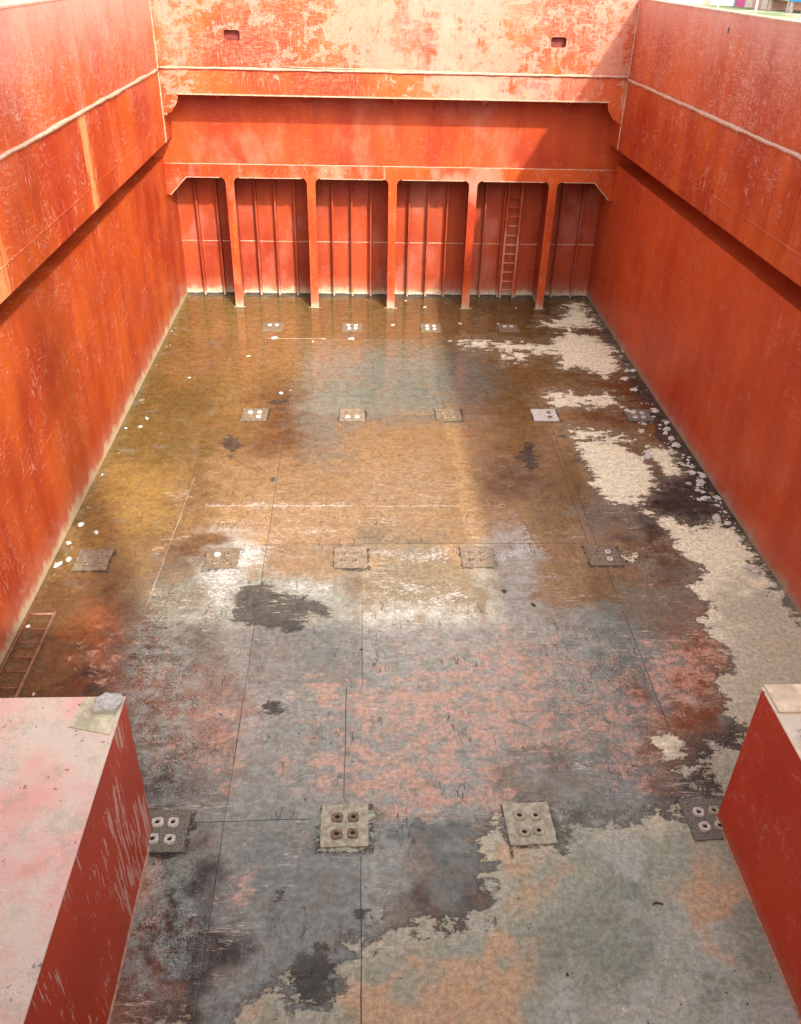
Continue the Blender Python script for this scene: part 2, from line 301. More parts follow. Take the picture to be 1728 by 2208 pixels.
for P, k in MUD: mud = np.maximum(mud, sdf(P, .4)*k)
for cx_, cy_ in [(-3.6, 7.04), (-1.25, 7.06), (1.19, 7.03), (3.62, 7.04), (-6.02, 12.98), (-3.63, 13), (-1.21, 13), (1.21, 13), (3.65, 13), (-3.62, 19), (-1.21, 19), (1.19, 19), (3.63, 19), (6.02, 19)]:
    d_ = np.maximum(np.abs(XX-cx_-.02), np.abs(YY-cy_+.03)); mud = np.maximum(mud, np.clip(.56-(d_-.32)*2.2, 0, .56))
# salmon rust bloom probability
PK = [(1000, 1520, 300, 110, .9), (1120, 1440, 240, 90, .8), (720, 1480, 90, 60, .75), (850, 1640, 260, 80, .85), (860, 1710, 120, 40, .9), (1300, 1500, 110, 100, .8), (1350, 1600, 90, 110, .8), (1450, 1440, 100, 80, .9), (430, 1560, 110, 90, .7), (1230, 1560, 70, 60, .8),
      (340, 1420, 60, 80, .6), (480, 1640, 40, 60, .7), (320, 1900, 40, 100, .8), (230, 1400, 80, 60, .5), (1040, 1700, 80, 50, .8), (910, 1500, 60, 80, .8), (500, 1890, 60, 50, .5), (1530, 1390, 50, 60, .8)]
pk = np.zeros(XX.shape)
for a in PK: pk = np.maximum(pk, blobf(*a[:4])*a[4])
A_, B_ = uv(XX, YY)
water = np.interp(B_, [620, 700, 800, 950, 1100, 1180, 1300], [1, 1, .7, .45, .28, .12, 0])+np.interp(A_, [100, 380], [.7, 0])*np.interp(B_, [1000, 1480, 1560], [1, .8, 0])
water = np.clip(water, 0, 1)*np.clip(1.6-2*dryf, 0, 1)
# coarse grit: left centre strip and the sides
grit = np.maximum.reduce([blobf(350, 1500, 130, 320), blobf(330, 1980, 150, 230), blobf(1250, 1420, 110, 130)*.9, blobf(420, 1300, 180, 100)*.8, blobf(1350, 1650, 120, 130)*.7, blobf(1290, 1150, 60, 60)*.6])
bm = bmesh.new(); bm.free()
me = bpy.data.meshes.new('floor')
verts = np.stack([XX.ravel(), YY.ravel(), np.zeros(XX.size)], 1)
ii = np.arange(nx*ny).reshape(ny, nx); quads = np.stack([ii[:-1, :-1], ii[:-1, 1:], ii[1:, 1:], ii[1:, :-1]], -1).reshape(-1, 4)
me.vertices.add(len(verts)); me.vertices.foreach_set('co', verts.ravel()); me.loops.add(quads.size); me.loops.foreach_set('vertex_index', quads.ravel().astype(np.int32))
me.polygons.add(len(quads)); me.polygons.foreach_set('loop_start', np.arange(0, quads.size, 4, dtype=np.int32)); me.polygons.foreach_set('loop_total', np.full(len(quads), 4, dtype=np.int32))
me.update(); me.validate()
def cattr(name, r, g=None, b=None, a=None):
    arr = np.ones((XX.size, 4)); arr[:, 0] = r.ravel()
    for k, q in ((1, g), (2, b), (3, a)):
        if q is not None: arr[:, k] = q.ravel()
    at = me.color_attributes.new(name, 'FLOAT_COLOR', 'POINT'); at.data.foreach_set('color', arr.ravel().astype(np.float32))
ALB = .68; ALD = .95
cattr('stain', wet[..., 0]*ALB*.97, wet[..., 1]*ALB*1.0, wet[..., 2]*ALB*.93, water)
cattr('dry', dry[..., 0]*ALD*.98, dry[..., 1]*ALD*1.01, dry[..., 2]*ALD*.92, grit)
cattr('mask', dryf, mud, pk, salt)
t = NT('floor_steel')
def att(n):
    a = t.n('ShaderNodeAttribute'); a.attribute_name = n; s = t.n('ShaderNodeSeparateColor'); t.L(a.outputs['Color'], s.inputs[0]); return a.outputs['Color'], s.outputs, a.outputs['Alpha']
wc, _, wa = att('stain'); dc, _, ga = att('dry'); _, mk, sa = att('mask')
n_l = t.noise(1.6, 6, .62); n_m = t.noise(5, 7, .68, off=(3, 1, 0)); n_f = t.noise(26, 6, .75); n_g = t.noise(70, 4, .8); n_s = t.noise(3, 6, .7, sc=(.35, 2.6, 1), off=(5, 0, 0))
edge = t.math('ADD', mul(t, t.math('SUBTRACT', t.noise(3.6, 9, .72, sc=(.8, 1.15, 1), off=(3, 1, 0), dist=.35), .5), 1.15), mul(t, t.math('SUBTRACT', n_s, .5), .26))
edge = t.math('ADD', edge, mul(t, t.math('SUBTRACT', n_f, .5), .34))
# base wet colour broken into lighter and darker blotches
col = t.mix(mul(t, t.ramp(n_m, .42, .62), .55), wc, t.mix(1., wc, (.58, .52, .46, 1), 'MULTIPLY'))
col = t.mix(mul(t, t.ramp(n_s, .5, .7), .40), col, t.mix(1., col, (1.4, 1.33, 1.28, 1), 'MULTIPLY'))
col = t.mix(mul(t, t.ramp(t.noise(2.3, 5, .6, off=(9, 9, 0)), .52, .68), .28), col, (.30, .16, .055, 1))
col = t.mix(mul(t, t.ramp(t.noise(2.0, 5, .65, off=(19, 2, 0)), .55, .7), .30), col, (.20, .22, .21, 1))
pv = t.math('ADD', mul(t, t.math('SUBTRACT', t.noise(3.4, 7, .74, sc=(1, 1.25, 1), off=(7, 7, 0)), .5), 3.4), t.math('ADD', mul(t, mk[2], .68), mul(t, t.math('SUBTRACT', n_f, .5), 1.6)))
pcol = t.mix(t.noise(1.2, 3), hexl(204, 150, 116), hexl(224, 182, 156))
col = t.mix(mul(t, mul(t, t.ramp(pv, .30, .80), t.ramp(mk[2], .03, .25)), .70), col, pcol)
# grit speckle
gv = t.math('ADD', n_g, mul(t, t.math('SUBTRACT', ga, 1), .25))
col = t.mix(mul(t, t.ramp(gv, .42, .5), mul(t, mul(t, ga, t.ramp(n_m, .35, .6)), .8)), col, hexl(176, 190, 176))
col = t.mix(mul(t, t.ramp(t.noise(42, 4, .7, sc=(1, .6, 1)), .5, .56), mul(t, mul(t, ga, t.ramp(t.noise(2.1, 5, .7, off=(1, 6, 0)), .4, .6)), .95)), col, hexl(62, 46, 34))
# mud
mv = t.math('ADD', mk[1], mul(t, edge, .9))
mm = t.ramp(mv, .47, .53)
col = t.mix(mul(t, mm, .85), col, t.mix(t.ramp(n_m, .3, .7), (.022, .020, .016, 1), (.085, .076, .062, 1)))
# salt bloom
sv = t.math('ADD', sa, t.math('ADD', mul(t, edge, 1.5), mul(t, t.math('SUBTRACT', t.noise(20, 6, .8, sc=(.6, 1.6, 1), off=(2, 2, 0)), .5), 3.2)))
col = t.mix(mul(t, mul(t, t.ramp(sv, .55, .8), t.ramp(sa, .2, .45)), .85), col, hexl(212, 211, 204))
# thin lines of dried salt parallel to the plates, fine scratches
for k, (sc, th, off) in enumerate((((.5, 5, 1), .008, 1), ((2.5, .5, 1), .007, 5), ((1.3, 1.3, 1), .0015, 9))):
    nn = t.noise(1.4, 3, .6, sc=sc, off=(off, off, 0)); ln = t.math('LESS_THAN', t.math('ABSOLUTE', t.math('SUBTRACT', nn, .5)), th)
    gt = t.ramp(t.noise(1.0, 5, .7, off=(off*3, 2, 0)), .5, .6); c2 = hexl(214, 198, 176) if k != 1 else hexl(52, 42, 36)
    col = t.mix(mul(t, mul(t, mul(t, ln, gt), .65), t.math('SUBTRACT', 1, t.ramp(wa, .25, .55))), col, c2)
# dry crust
dv = t.math('ADD', mk[0], edge); dm = t.ramp(dv, .485, .515)
dcol = t.mix(mul(t, t.ramp(n_m, .4, .65), .35), dc, t.mix(1., dc, (.72, .74, .76, 1), 'MULTIPLY'))
dcol = t.mix(mul(t, t.ramp(n_s, .52, .72), .35), dcol, t.mix(1., dc, (1.3, 1.22, 1.08, 1), 'MULTIPLY'))
dcol = t.mix(mul(t, t.ramp(n_l, .5, .62), .4), dcol, t.mix(1., dc, (1.08, .95, .84, 1), 'MULTIPLY'))
dcol = t.mix(mul(t, t.ramp(t.noise(17, 5, .75, off=(4, 4, 0)), .6, .68), .5), dcol, hexl(120, 112, 96))
dcol = t.mix(mul(t, t.ramp(t.noise(6.5, 8, .78, off=(22, 5, 0)), .46, .56), .5), dcol, t.mix(.5, dc, hexl(150, 158, 142)))
wig = t.math('LESS_THAN', t.math('ABSOLUTE', t.math('SUBTRACT', t.noise(6, 2, .5, dist=1.5, off=(8, 3, 0)), .5)), .006)
dcol = t.mix(mul(t, mul(t, wig, t.ramp(t.noise(1.5, 3), .5, .6)), .6), dcol, hexl(222, 214, 190))
film = mul(t, t.ramp(t.math('ADD', dv, mul(t, t.math('SUBTRACT', n_l, .5), .5)), .22, .5), t.ramp(n_f, .35, .7))
col = t.mix(mul(t, film, .42), col, dcol)
thin = t.ramp(t.math('ADD', dv, mul(t, t.math('SUBTRACT', t.noise(4.2, 7, .75, off=(31, 4, 0)), .5), -1.5)), .30, .62)
dcol = t.mix(mul(t, t.math('SUBTRACT', 1, thin), .38), dcol, t.mix(.45, col, (.16, .13, .09, 1)))
dcol = t.mix(mul(t, t.ramp(t.noise(2.6, 8, .8, sc=(.5, 1.6, 1), off=(14, 1, 0)), .58, .68), .32), dcol, (.17, .15, .12, 1))
tide = t.math('SUBTRACT', 1, t.math('MULTIPLY', t.math('ABSOLUTE', t.math('SUBTRACT', dv, .60)), 14), clamp=True)
dcol = t.mix(mul(t, tide, .3), dcol, hexl(236, 226, 200))
col = t.mix(dm, col, dcol)
col = t.mix(.55, col, t.mix(t.ramp(t.noise(13, 8, .82, off=(6, 3, 0)), .38, .62), (.52, .50, .48, 1), (1.32, 1.32, 1.32, 1)), 'MULTIPLY')
# dark wet rim just outside the crust
rim = mul(t, t.ramp(dv, .36, .47), t.math('SUBTRACT', 1, dm)); col = t.mix(mul(t, rim, .55), col, (.05, .035, .022, 1))
# pin holes and pebbles
pin = t.math('GREATER_THAN', t.noise(11, 2, .5, off=(2, 8, 0)), .73); col = t.mix(mul(t, pin, .8), col, (.03, .025, .02, 1))
sp2 = t.math('GREATER_THAN', mul(t, t.noise(24, 3, .6, off=(12, 8, 0)), t.ramp(n_l, .3, .6)), .67); col = t.mix(mul(t, sp2, .6), col, (.06, .05, .035, 1))
sp3 = t.math('GREATER_THAN', mul(t, t.noise(19, 4, .7, off=(2, 28, 0)), t.ramp(t.noise(1.1, 3, off=(6, 6, 0)), .35, .6)), .67); col = t.mix(mul(t, sp3, .6), col, hexl(232, 224, 200))
wetm = t.math('SUBTRACT', 1, dm)
wav = mul(t, wa, t.ramp(t.math('ADD', wa, mul(t, t.math('SUBTRACT', n_l, .5), 1.2)), .25, .6))
rgh = t.math('SUBTRACT', .56, mul(t, wav, .52)); rgh = t.math('SUBTRACT', rgh, mul(t, mul(t, wetm, t.ramp(n_m, .35, .65)), .10))
rgh = t.math('ADD', rgh, mul(t, dm, .3)); rgh = t.math('ADD', rgh, mul(t, mul(t, mm, wetm), -.05), clamp=True)
rgh = t.math('MAXIMUM', rgh, .045)
hh = t.math('ADD', mul(t, n_m, .5), mul(t, n_g, mul(t, t.math('ADD', ga, .12), 1.0)))
hh = t.math('ADD', hh, mul(t, dm, .35))
nb = t.n('ShaderNodeBump'); t.L(hh, nb.inputs['Height']); nb.inputs['Distance'].default_value = .012
t.L(t.math('SUBTRACT', .8, mul(t, wav, .77)), nb.inputs['Strength'])
fm = t.out(col, rgh, nb.outputs[0], t.math('SUBTRACT', t.math('SUBTRACT', .5, mul(t, mm, .33)), mul(t, dm, .22), clamp=True))
me.materials.append(fm); fl = lnk(bpy.data.objects.new('floor', me)); fl['kind'] = 'structure'

M = {}
M['dark'] = plain('dark_joint', (.09, .06, .045), .7); M['pale_bead'] = plain('pale_weld', (.42, .33, .25), .6)
def seam(x0, y0, x1, y1, pale=False, w_=.008):
    n = max(2, int(math.hypot(x1-x0, y1-y0)/.4)); b = bmesh.new(); L_ = []; d = Vector((x1-x0, y1-y0, 0)).normalized(); q = Vector((-d.y, d.x, 0))
    for i in range(n+1):
        p = Vector((x0, y0, 0)).lerp(Vector((x1, y1, 0)), i/n)+q*random.uniform(-.006, .006); ww = w_*random.uniform(.4, 1)
        L_.append((b.verts.new(p-q*ww), b.verts.new(p+Vector((0, 0, .006))), b.verts.new(p+q*ww)))
    for i in range(n):
        for k in (0, 1): b.faces.new((L_[i][k], L_[i][k+1], L_[i+1][k+1], L_[i+1][k]))
    o = obj('weld_seam', b, M['pale_bead' if pale else 'dark'], fl); o['kind'] = 'structure'
for s_ in [(-2.83, 3, -2.83, 12.6), (-2.83, 12.6, -2.83, 20.4, False, .008), (-1.04, 4, -1.04, 6.6), (-1.27, 7.5, -1.25, 9.6, False, .009), (-1.0, 9.6, -1.01, 13.2), (-4.62, 15.95, -4.76, 11.4, True), (3.68, 18.1, 3.58, 8.6), (-4.2, 14.84, -1.2, 14.82, True), (-.9, 14.8, 1.05, 14.8, True, .007), (-2.9, 13.46, 3.2, 13.44), (-3.4, 7.17, -1.7, 7.18), (-.9, 7.19, .85, 7.17, True),
           (-3.8, 24, -2, 24, True), (3.45, 13.4, 3.6, 19), (-4.15, 3, -4.15, 6.9)]: seam(*s_)

# ---------------------------------------------------------------- steel paints
M['wallL'] = paint('oxide_paint_side', dust=.38, streak=.35, seed=1, scr=.8)
M['wallR'] = paint('oxide_paint_side_right', base=(.54, .085, .018), deep=(.43, .048, .012), dust=.30, streak=.3, seed=2, scr=.6, sand=(.42, .30, .20, 1))
M['coam'] = paint('oxide_paint_coaming', fade=(7.1, 9.3, .75), streak=.35, seed=3, scr=1.2, hatch=.45)
M['coamR'] = paint('oxide_paint_coaming_right', fade=(7.6, 9.3, .75), streak=.3, seed=4, scr=1.2, hatch=.4)
M['coamlow'] = paint('oxide_paint_coaming_low', streak=.4, seed=5, hatch=.18, runs=((18.2, .5, .75), (12.6, 1.0, .6)))
M['coamlowR'] = paint('oxide_paint_coaming_low_right', streak=.4, seed=15, hatch=.15)
M['scraped'] = paint('scraped_oxide_paint', scrape=.29, zones=((-4.6, 1.6, -.035), (-2.0, 1.3, -.03), (1.3, 2.9, .042), (5.2, 1.0, -.03), (-6.2, .5, .05)), blocky=True, hatch=.55, pale=(.50, .205, .14), streak=.9, seed=6)
M['semi'] = paint('worn_oxide_paint', scrape=.22, zones=((-3.2, 3.4, -.09), (2.9, 3.0, .04)), blocky=True, hatch=.4, pale=(.50, .22, .15), streak=.9, seed=7)
M['plate'] = paint('oxide_paint_plate', base=(.45, .068, .013), deep=(.31, .032, .010), pale=(.52, .22, .14), hatch=.12, streak=.5, seed=8, mottle=.35, scr=.4)
M['bulk'] = paint('oxide_paint_bulkhead', base=(.40, .062, .018), deep=(.27, .030, .012), streak=.9, seed=9, mottle=.5, dust=.32, pale=(.47, .17, .11), scr=.5, sand=(.52, .40, .24, 1))
M['post'] = paint('oxide_paint_posts', streak=.6, seed=10, mottle=.5, dust=.35, pale=(.62, .32, .22), sand=(.5, .34, .22, 1), scr=.5)
M['edge'] = plain('rubbed_lit_edge', (.50, .28, .18), .55, .35, 14)  # rubbed steel; its paleness also paints the lit beam and gusset edges
M['tank'] = paint('oxide_paint_tank', base=(.60, .062, .015), deep=(.50, .042, .012), seed=12, streak=.35, scr=.9, hatch=.12, dust=.12, sand=(.35, .14, .10, 1))
# ---------------------------------------------------------------- side walls
def side(sg, name, label, mw, mc, ml):
    t_ = thing(name, label, 'wall', (sg*HW, 14, 0)); inv = Matrix.Translation((-sg*HW, -14, 0))
    def part(n, bm, mat, **k): bm.transform(inv); return obj(n, bm, mat, t_, **k)
    def bx(a, b, *r): return B(min(sg*a, sg*b), max(sg*a, sg*b), *r)
    lw = part('lower_wall', bx(HW, HW+.05, -.4, YB, -.05, 4.5), mw)
    RX = 7.55
    part('recess_soffit', bx(CX+.06, RX, -.4, YB, ZB, ZB+.02), mw); part('recess_back', bx(RX, RX+.03, -.4, YB, 4.4, ZB+.02), mw); part('recess_ledge', bx(HW+.05, RX, -.4, YB, 4.47, 4.5), mw)
    part('coaming_panel', bx(CX, CX+.06, -.4, YP+.3, ZS, ZT), mc)
    part('girder_panel', bx(CX+.004, CX+.06, -.4, YP+.3, ZB, ZS), ml)
    part('top_flange', bx(CX-.012, CX+.28, -.4, YP+.3, ZT, ZT+.03), M['edge'])
    part('rubbing_bead', bead((sg*(CX-.01), -.4, ZS), (sg*(CX-.01), YC-.02, ZS-.06), .045, .008), M['edge'], smooth=True)
    for z in ((2.78, 2.0) if sg < 0 else (3.1, 2.1)): part('weld_seam', bead((sg*(HW+.003), -.4, z), (sg*(HW+.003), YB, z), .009, .003), mw)
    part('weld_seam', bead((sg*(CX+.002), -.4, 5.48), (sg*(CX+.002), YC-.05, 5.55), .012, .004), ml)
    for y in (8.5, 14.6, 20.3): part('weld_seam', bead((sg*(CX+.002), y, ZB), (sg*(CX-.002), y, ZS), .010, .003), ml)
    part('corner_bead', bead((sg*(CX-.002), YC-.02, ZB), (sg*(CX-.002), YC-.02, ZT), .02, .004), M['edge'])
    part('end_bracket', B(min(sg*CX, sg*HW), max(sg*CX, sg*HW), YC, YC+.03, ZB-.0, ZS), ml)
    part('side_deck', bx(CX+.28, 9.2, -3, 36, 7.6, 7.65), M['deck'])
    part('hull_plate', bx(9.2, 9.24, -3, 36, 4, 7.7), mw)
    return t_, part
M['deck'] = plain('deck_paint', (.20, .07, .04), .7)
wl, _ = side(-1, 'side_wall', 'sunlit orange-red steel side wall of the hold on the left', M['wallL'], M['coam'], M['coamlow'])
wr, pr = side(1, 'side_wall', 'shaded red steel side wall of the hold on the right', M['wallR'], M['coamR'], M['coamlowR'])
b_ = bmesh.new(); bmesh.ops.create_uvsphere(b_, u_segments=12, v_segments=8, radius=1, matrix=Matrix.Translation((CX, 19.22, 8.49)) @ Matrix.Diagonal((.012, .045, .065, 1))); pr('lashing_hole', b_, M['dark'], smooth=True)

# ---------------------------------------------------------------- transverse coaming at the far end
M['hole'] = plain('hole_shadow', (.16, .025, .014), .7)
tc = thing('hatch_coaming', 'scraped pink and orange steel coaming across the far end of the hold', 'coaming', (0, YC, 6.3))
inv = Matrix.Translation((0, -YC, -6.3))
def tp(n, bm, mat, parent=None, **k): bm.transform(inv); return obj(n, bm, mat, parent or tc, **k)
TT = 8.98
# upper panel with two rounded slots: grid of strips round each slot
def slot_outline(cx_, cz_, hw, hh, r, n=4):
    pts = []
    for sx, sz, a0 in ((1, 1, 0), (-1, 1, 90), (-1, -1, 180), (1, -1, 270)):
        for k in range(n+1):
            a = R(a0+90*k/n); pts.append((cx_+sx*(hw-r)+r*math.cos(a), cz_+sz*(hh-r)+r*math.sin(a)))
    return pts
def holed(x0, x1, z0, z1, holes, y0, y1):
    bm = bmesh.new(); xs = sorted([h[0] for h in holes]); cur = x0
    for cx_, cz_, hw, hh in sorted(holes):
        box(bm, cur, cx_-hw-.1, y0, y1, z0, z1); cur = cx_+hw+.1
        o = slot_outline(cx_, cz_, hw, hh, .07)
        ol = len(o); ang = [math.atan2(p[1]-cz_, p[0]-cx_) for p in o]
        def rect(a):
            c, s = math.cos(a), math.sin(a); X_ = hw+.1; Zu = z1-cz_; Zd = cz_-z0
            k = min(X_/abs(c) if abs(c) > 1e-6 else 1e9, (Zu if s > 0 else Zd)/abs(s) if abs(s) > 1e-6 else 1e9); return (cx_+c*k, cz_+s*k)
        aa = sorted(set([round(a, 5) for a in ang]+[round(math.atan2(s1, s2), 5) for s1, s2 in ((z1-cz_, hw+.1), (z1-cz_, -hw-.1), (z0-cz_, hw+.1), (z0-cz_, -hw-.1))]))
        def inner(a):
            c, s = math.cos(a), math.sin(a); best = None
            for i in range(ol):
                p, q = o[i], o[(i+1) % ol]; ex, ez = q[0]-p[0], q[1]-p[1]; den = c*ez-s*ex
                if abs(den) < 1e-9: continue
                tt = ((p[0]-cx_)*ez-(p[1]-cz_)*ex)/den; u = ((p[0]-cx_)*s-(p[1]-cz_)*c)/den
                if tt > 0 and -1e-4 <= u <= 1.0001: best = tt
            return (cx_+c*best, cz_+s*best)
        ring = [(inner(a), rect(a)) for a in aa]; n = len(ring)
        vs = [[bm.verts.new((p[0], y, p[1])) for p in (ri, ro) for y in (y0, y1)] for ri, ro in ring]
        for i in range(n):
            a, b = vs[i], vs[(i+1) % n]
            bm.faces.new((a[0], a[2], b[2], b[0])); bm.faces.new((a[1], b[1], b[3], a[3])); bm.faces.new((a[0], b[0], b[1], a[1]))
    box(bm, cur, x1, y0, y1, z0, z1); return bm
tp('coaming_panel', holed(-CX, CX, ZS, TT, [(-4.36, 7.735, .21, .125), (4.36, 7.745, .21, .125)], YC, YC+.05), M['scraped'])
for hx, hz in ((-4.36, 7.735), (4.36, 7.745)):
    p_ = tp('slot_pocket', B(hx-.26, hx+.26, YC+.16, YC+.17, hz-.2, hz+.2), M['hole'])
    b_ = prism(slot_outline(hx, hz, .225, .14, .08), .16, 'y', YC+.0); bmesh.ops.delete(b_, geom=[f for f in b_.faces if abs(f.normal.y) > .9 or len(f.verts) > 4], context='FACES'); tp('slot_lip', b_, M['semi'])
tp('lower_panel', B(-CX, CX, YC+.02, YC+.06, 6.33, ZS), M['semi'])
tp('weld_ledge', bead((-CX, YC-.01, ZS), (CX, YC-.01, ZS), .035, .010, .25), M['edge'], smooth=True)
tp('weld_ledge', bead((-3, YC-.015, ZS+.07), (CX, YC-.015, ZS-.02), .016, .008, .25), M['edge'], smooth=True)
tp('bottom_flange', B(-CX+.45, CX-.45, YC-.08, YC+.12, 6.30, 6.33, bev=.006), M['edge'])
tp('soffit_plate', B(-CX, CX, YC+.06, YP, 6.36, 6.39), M['semi'])
tp('cap_flange', B(-CX, CX, YC-.03, YC+.3, TT, TT+.03), M['edge'])
for sg in (-1, 1):
    g = [(5.88, 6.34), (CX, 6.34), (CX, 5.80), (6.33, 5.76), (6.24, 5.83), (6.16, 5.86), (5.98, 6.10), (5.93, 6.28)]
    tp('corner_gusset', prism([(sg*a, b) for a, b in g], .03, 'y', YC), M['semi'])
    tp('weld_seam', bead((sg*1.1, YC+.018, 6.34), (sg*1.1, YC+.018, ZS), .008), M['semi'])
for x in (-2.55, -.05, 2.5, -5, 4.9): tp('web_bracket', prism([(YC+.12, 6.36), (YP, 6.36), (YP, 6.05), (YP-.12, 6.05), (YC+.3, 6.26)], .12, 'x', x), M['semi'])

# ---------------------------------------------------------------- far bulkhead with its posts, beam and stiffeners
bh = thing('bulkhead', 'red steel bulkhead closing the far end of the hold, with posts and stiffeners', 'bulkhead', (0, YB, 0))
inv2 = Matrix.Translation((0, -YB, 0))
def bp(n, bm, mat, parent=None, **k): bm.transform(inv2); return obj(n, bm, mat, parent or bh, **k)
bp('bulkhead_plate', B(-7.58, 7.58, YB, YB+.03, -.05, 6.39), M['bulk'])
bp('beam_web', B(-7.55, 7.55, YP, YP+.03, 4.335, 6.36), M['plate'])
bp('weld_seam', bead((-HW, YP-.002, 4.335), (HW, YP-.002, 4.335), .016, .004), M['edge'], smooth=True)
for x, z0, z1 in ((1.05, 4.36, 6.3), (2.08, 4.36, 6.3)): bp('weld_seam', bead((x, YP, z0), (x, YP, z1), .009, .003), M['post'])
posts = [-4.87, -2.45, 0, 2.44, 4.88]; PW = .125
# flange with rounded corners: outline of the beam's lower band and posts
r = .16; zb = 3.97; out = []
edges = [-6.30]+[v for x in posts for v in (x-PW, x+PW)]+[6.30]
band = [(-HW, 4.325), (-HW, 3.93), (-6.62, 3.62), (-6.55, 3.60)]
pts = [(-HW, 4.325), (-HW, 3.97)]
def arc(cx_, cz_, a0, a1, rr, n=5): return [(cx_+rr*math.cos(R(a0+(a1-a0)*k/n)), cz_+rr*math.sin(R(a0+(a1-a0)*k/n))) for k in range(n+1)]
pts = [(-HW, 4.325), (-HW, zb)]
for x in posts:
    pts += arc(x-PW-r, zb-r, 90, 0, r); pts += [(x-PW-.008, 0.), (x+PW+.008, 0.)]; pts += arc(x+PW+r, zb-r, 180, 90, r)
pts += [(HW, zb), (HW, 4.325)]
# split: band and each post as parts, cut at zb-r
bandpts = [(-HW, 4.325), (-HW, zb)]
for x in posts: bandpts += arc(x-PW-r, zb-r, 90, 0, r)+arc(x+PW+r, zb-r, 180, 90, r)
bandpts += [(HW, zb), (HW, 4.325)]
bp('beam_flange', prism(bandpts, .03, 'y', YP-.012), M['post'])
for a, b in zip([-6.13]+[x+PW+r for x in posts], [x-PW-r for x in posts]+[6.13]): bp('beam_edge', B(a, b, YP-.05, YP-.014, zb-.014, zb+.004), M['edge'])  # pale strip painted as the lit lower edge of the beam
for sg in (-1, 1): bp('gusset_edge', tube([(sg*6.13, YP-.03, zb), (sg*6.64, YP-.03, 3.455)], .018, 6), M['edge'])  # pale rod painted as the lit gusset edge
for sg in (-1, 1): bp('corner_gusset', prism([(sg*6.13, zb+.01), (sg*HW, zb+.01), (sg*HW, 3.46), (sg*6.66, 3.44), (sg*6.6, 3.47)], .03, 'y', YP-.016), M['post'])
for x in posts:
    pf = bp('post', prism([(x-PW, zb-r), (x+PW, zb-r), (x+PW-.005, 2), (x+PW, .0), (x-PW, .0), (x-PW+.005, 2)], .03, 'y', YP-.012), M['post'])
    bp('post_web', B(x-.012, x+.012, YP+.018, YB, 0, 4.3), M['bulk'], pf)
    bp('foot_bead', bead((x-PW-.06, YP-.05, .0), (x+PW+.08, YP-.04, .0), .014, .006, .08), M['pale_bead'], pf)
    bp('beam_web_stiffener', B(x-.01, x+.01, YP+.03, YB, 4.3, 6.36), M['bulk'])
st = []
for a, b in zip([-6.72]+posts, posts+[6.72]):
    if a < -6: st += [-6.11, -5.47]
    elif b > 6: st += [5.5, 6.17]
    else: st += [a+.61, a+1.22, a+1.83]
for x in st:
    bm = B(x-.011, x+.011, YB-.20, YB, .0, 6.35); box(bm, x-.045, x+.011+.0, YB-.235, YB-.20, .0, 6.35, bev=.008)
    bp('stiffener', bm, M['bulk'])
    bp('scallop_bead', chunk((.07, .09, .05), x), M['pale_bead'])
bp('weld_seam', bead((-HW, YB-.002, 1.72), (HW, YB-.002, 1.72), .016, .004), M['edge'])
bp('foot_bead', bead((-HW, YB-.02, .03), (HW, YB-.02, .03), .05, .02, .2), M['pale_bead'])
# fixed ladder in the fifth bay
ld = thing('fixed_ladder', 'red steel ladder standing against the far bulkhead in the bay right of the fourth post', 'ladder', (3.93, YB-.3, 0))
invl = Matrix.Translation((-3.93, -(YB-.3), 0))
for x in (3.72, 4.15):
    b_ = B(x-.032, x+.032, YB-.36, YB-.27, .02, 4.1); b_.transform(invl); obj('rail', b_, M['post'], ld)
for k in range(13):
    z = .28+k*.30; b_ = tube([(3.72, YB-.31, z), (3.93, YB-.31, z-(.02 if k % 4 == 1 else 0)), (4.15, YB-.31, z)], .024, 8); b_.transform(invl); obj('rung', b_, M['post'], ld, smooth=True)

# ---------------------------------------------------------------- side tanks (raised blocks near the camera)
def topmat(name, pinkish):
    t = NT(name); a = t.noise(.9, 5, .6); b = t.noise(4, 6, .7, off=(3, 0, 0)); f = t.noise(24, 5, .75)
    c = t.mix(t.ramp(a, .40, .60), hexl(232, 178, 164) if pinkish else hexl(240, 224, 196), hexl(220, 206, 184))
    c = t.mix(mul(t, t.ramp(b, .5, .68), .5), c, hexl(172, 172, 148)); c = t.mix(mul(t, t.ramp(t.noise(2.2, 6, .7, off=(9, 2, 1)), .52, .68), .5), c, hexl(226, 158, 142) if pinkish else hexl(224, 186, 140))
    c = t.mix(mul(t, t.ramp(f, .56, .68), .55), c, hexl(240, 228, 204)); c = t.mix(mul(t, t.math('GREATER_THAN', t.noise(9, 5, .7, off=(5, 5, 5)), .655), .7), c, hexl(110, 92, 72))
    ln = t.math('LESS_THAN', t.math('ABSOLUTE', t.math('SUBTRACT', t.noise(5, 3, .5, sc=(1, 2, 1), dist=1), .5)), .006); c = t.mix(mul(t, mul(t, ln, t.ramp(t.noise(1.6, 3), .52, .6)), .6), c, hexl(120, 100, 82))
    return t.out(c, .75, t.bump(t.math('ADD', f, b), .7, .02), .25)
M['topL'] = topmat('tank_top_silt', True); M['topR'] = topmat('tank_top_silt_tan', False)
t = NT('scuffed_tank_side')
z_ = t.xyz()
c = t.mix(t.ramp(t.noise(.8, 3, .5), .3, .7), (.46, .042, .012, 1), (.58, .062, .015, 1))
g1 = t.noise(7, 5, .7, sc=(1, 1.6, .16), off=(1, 2, 3)); g2 = t.ramp(t.noise(.75, 2, .5, off=(3, 2.5, 0)), .40, .6)
c = t.mix(mul(t, t.math('GREATER_THAN', t.math('ADD', g1, mul(t, g2, .14)), .668), .85), c, hexl(214, 170, 152))
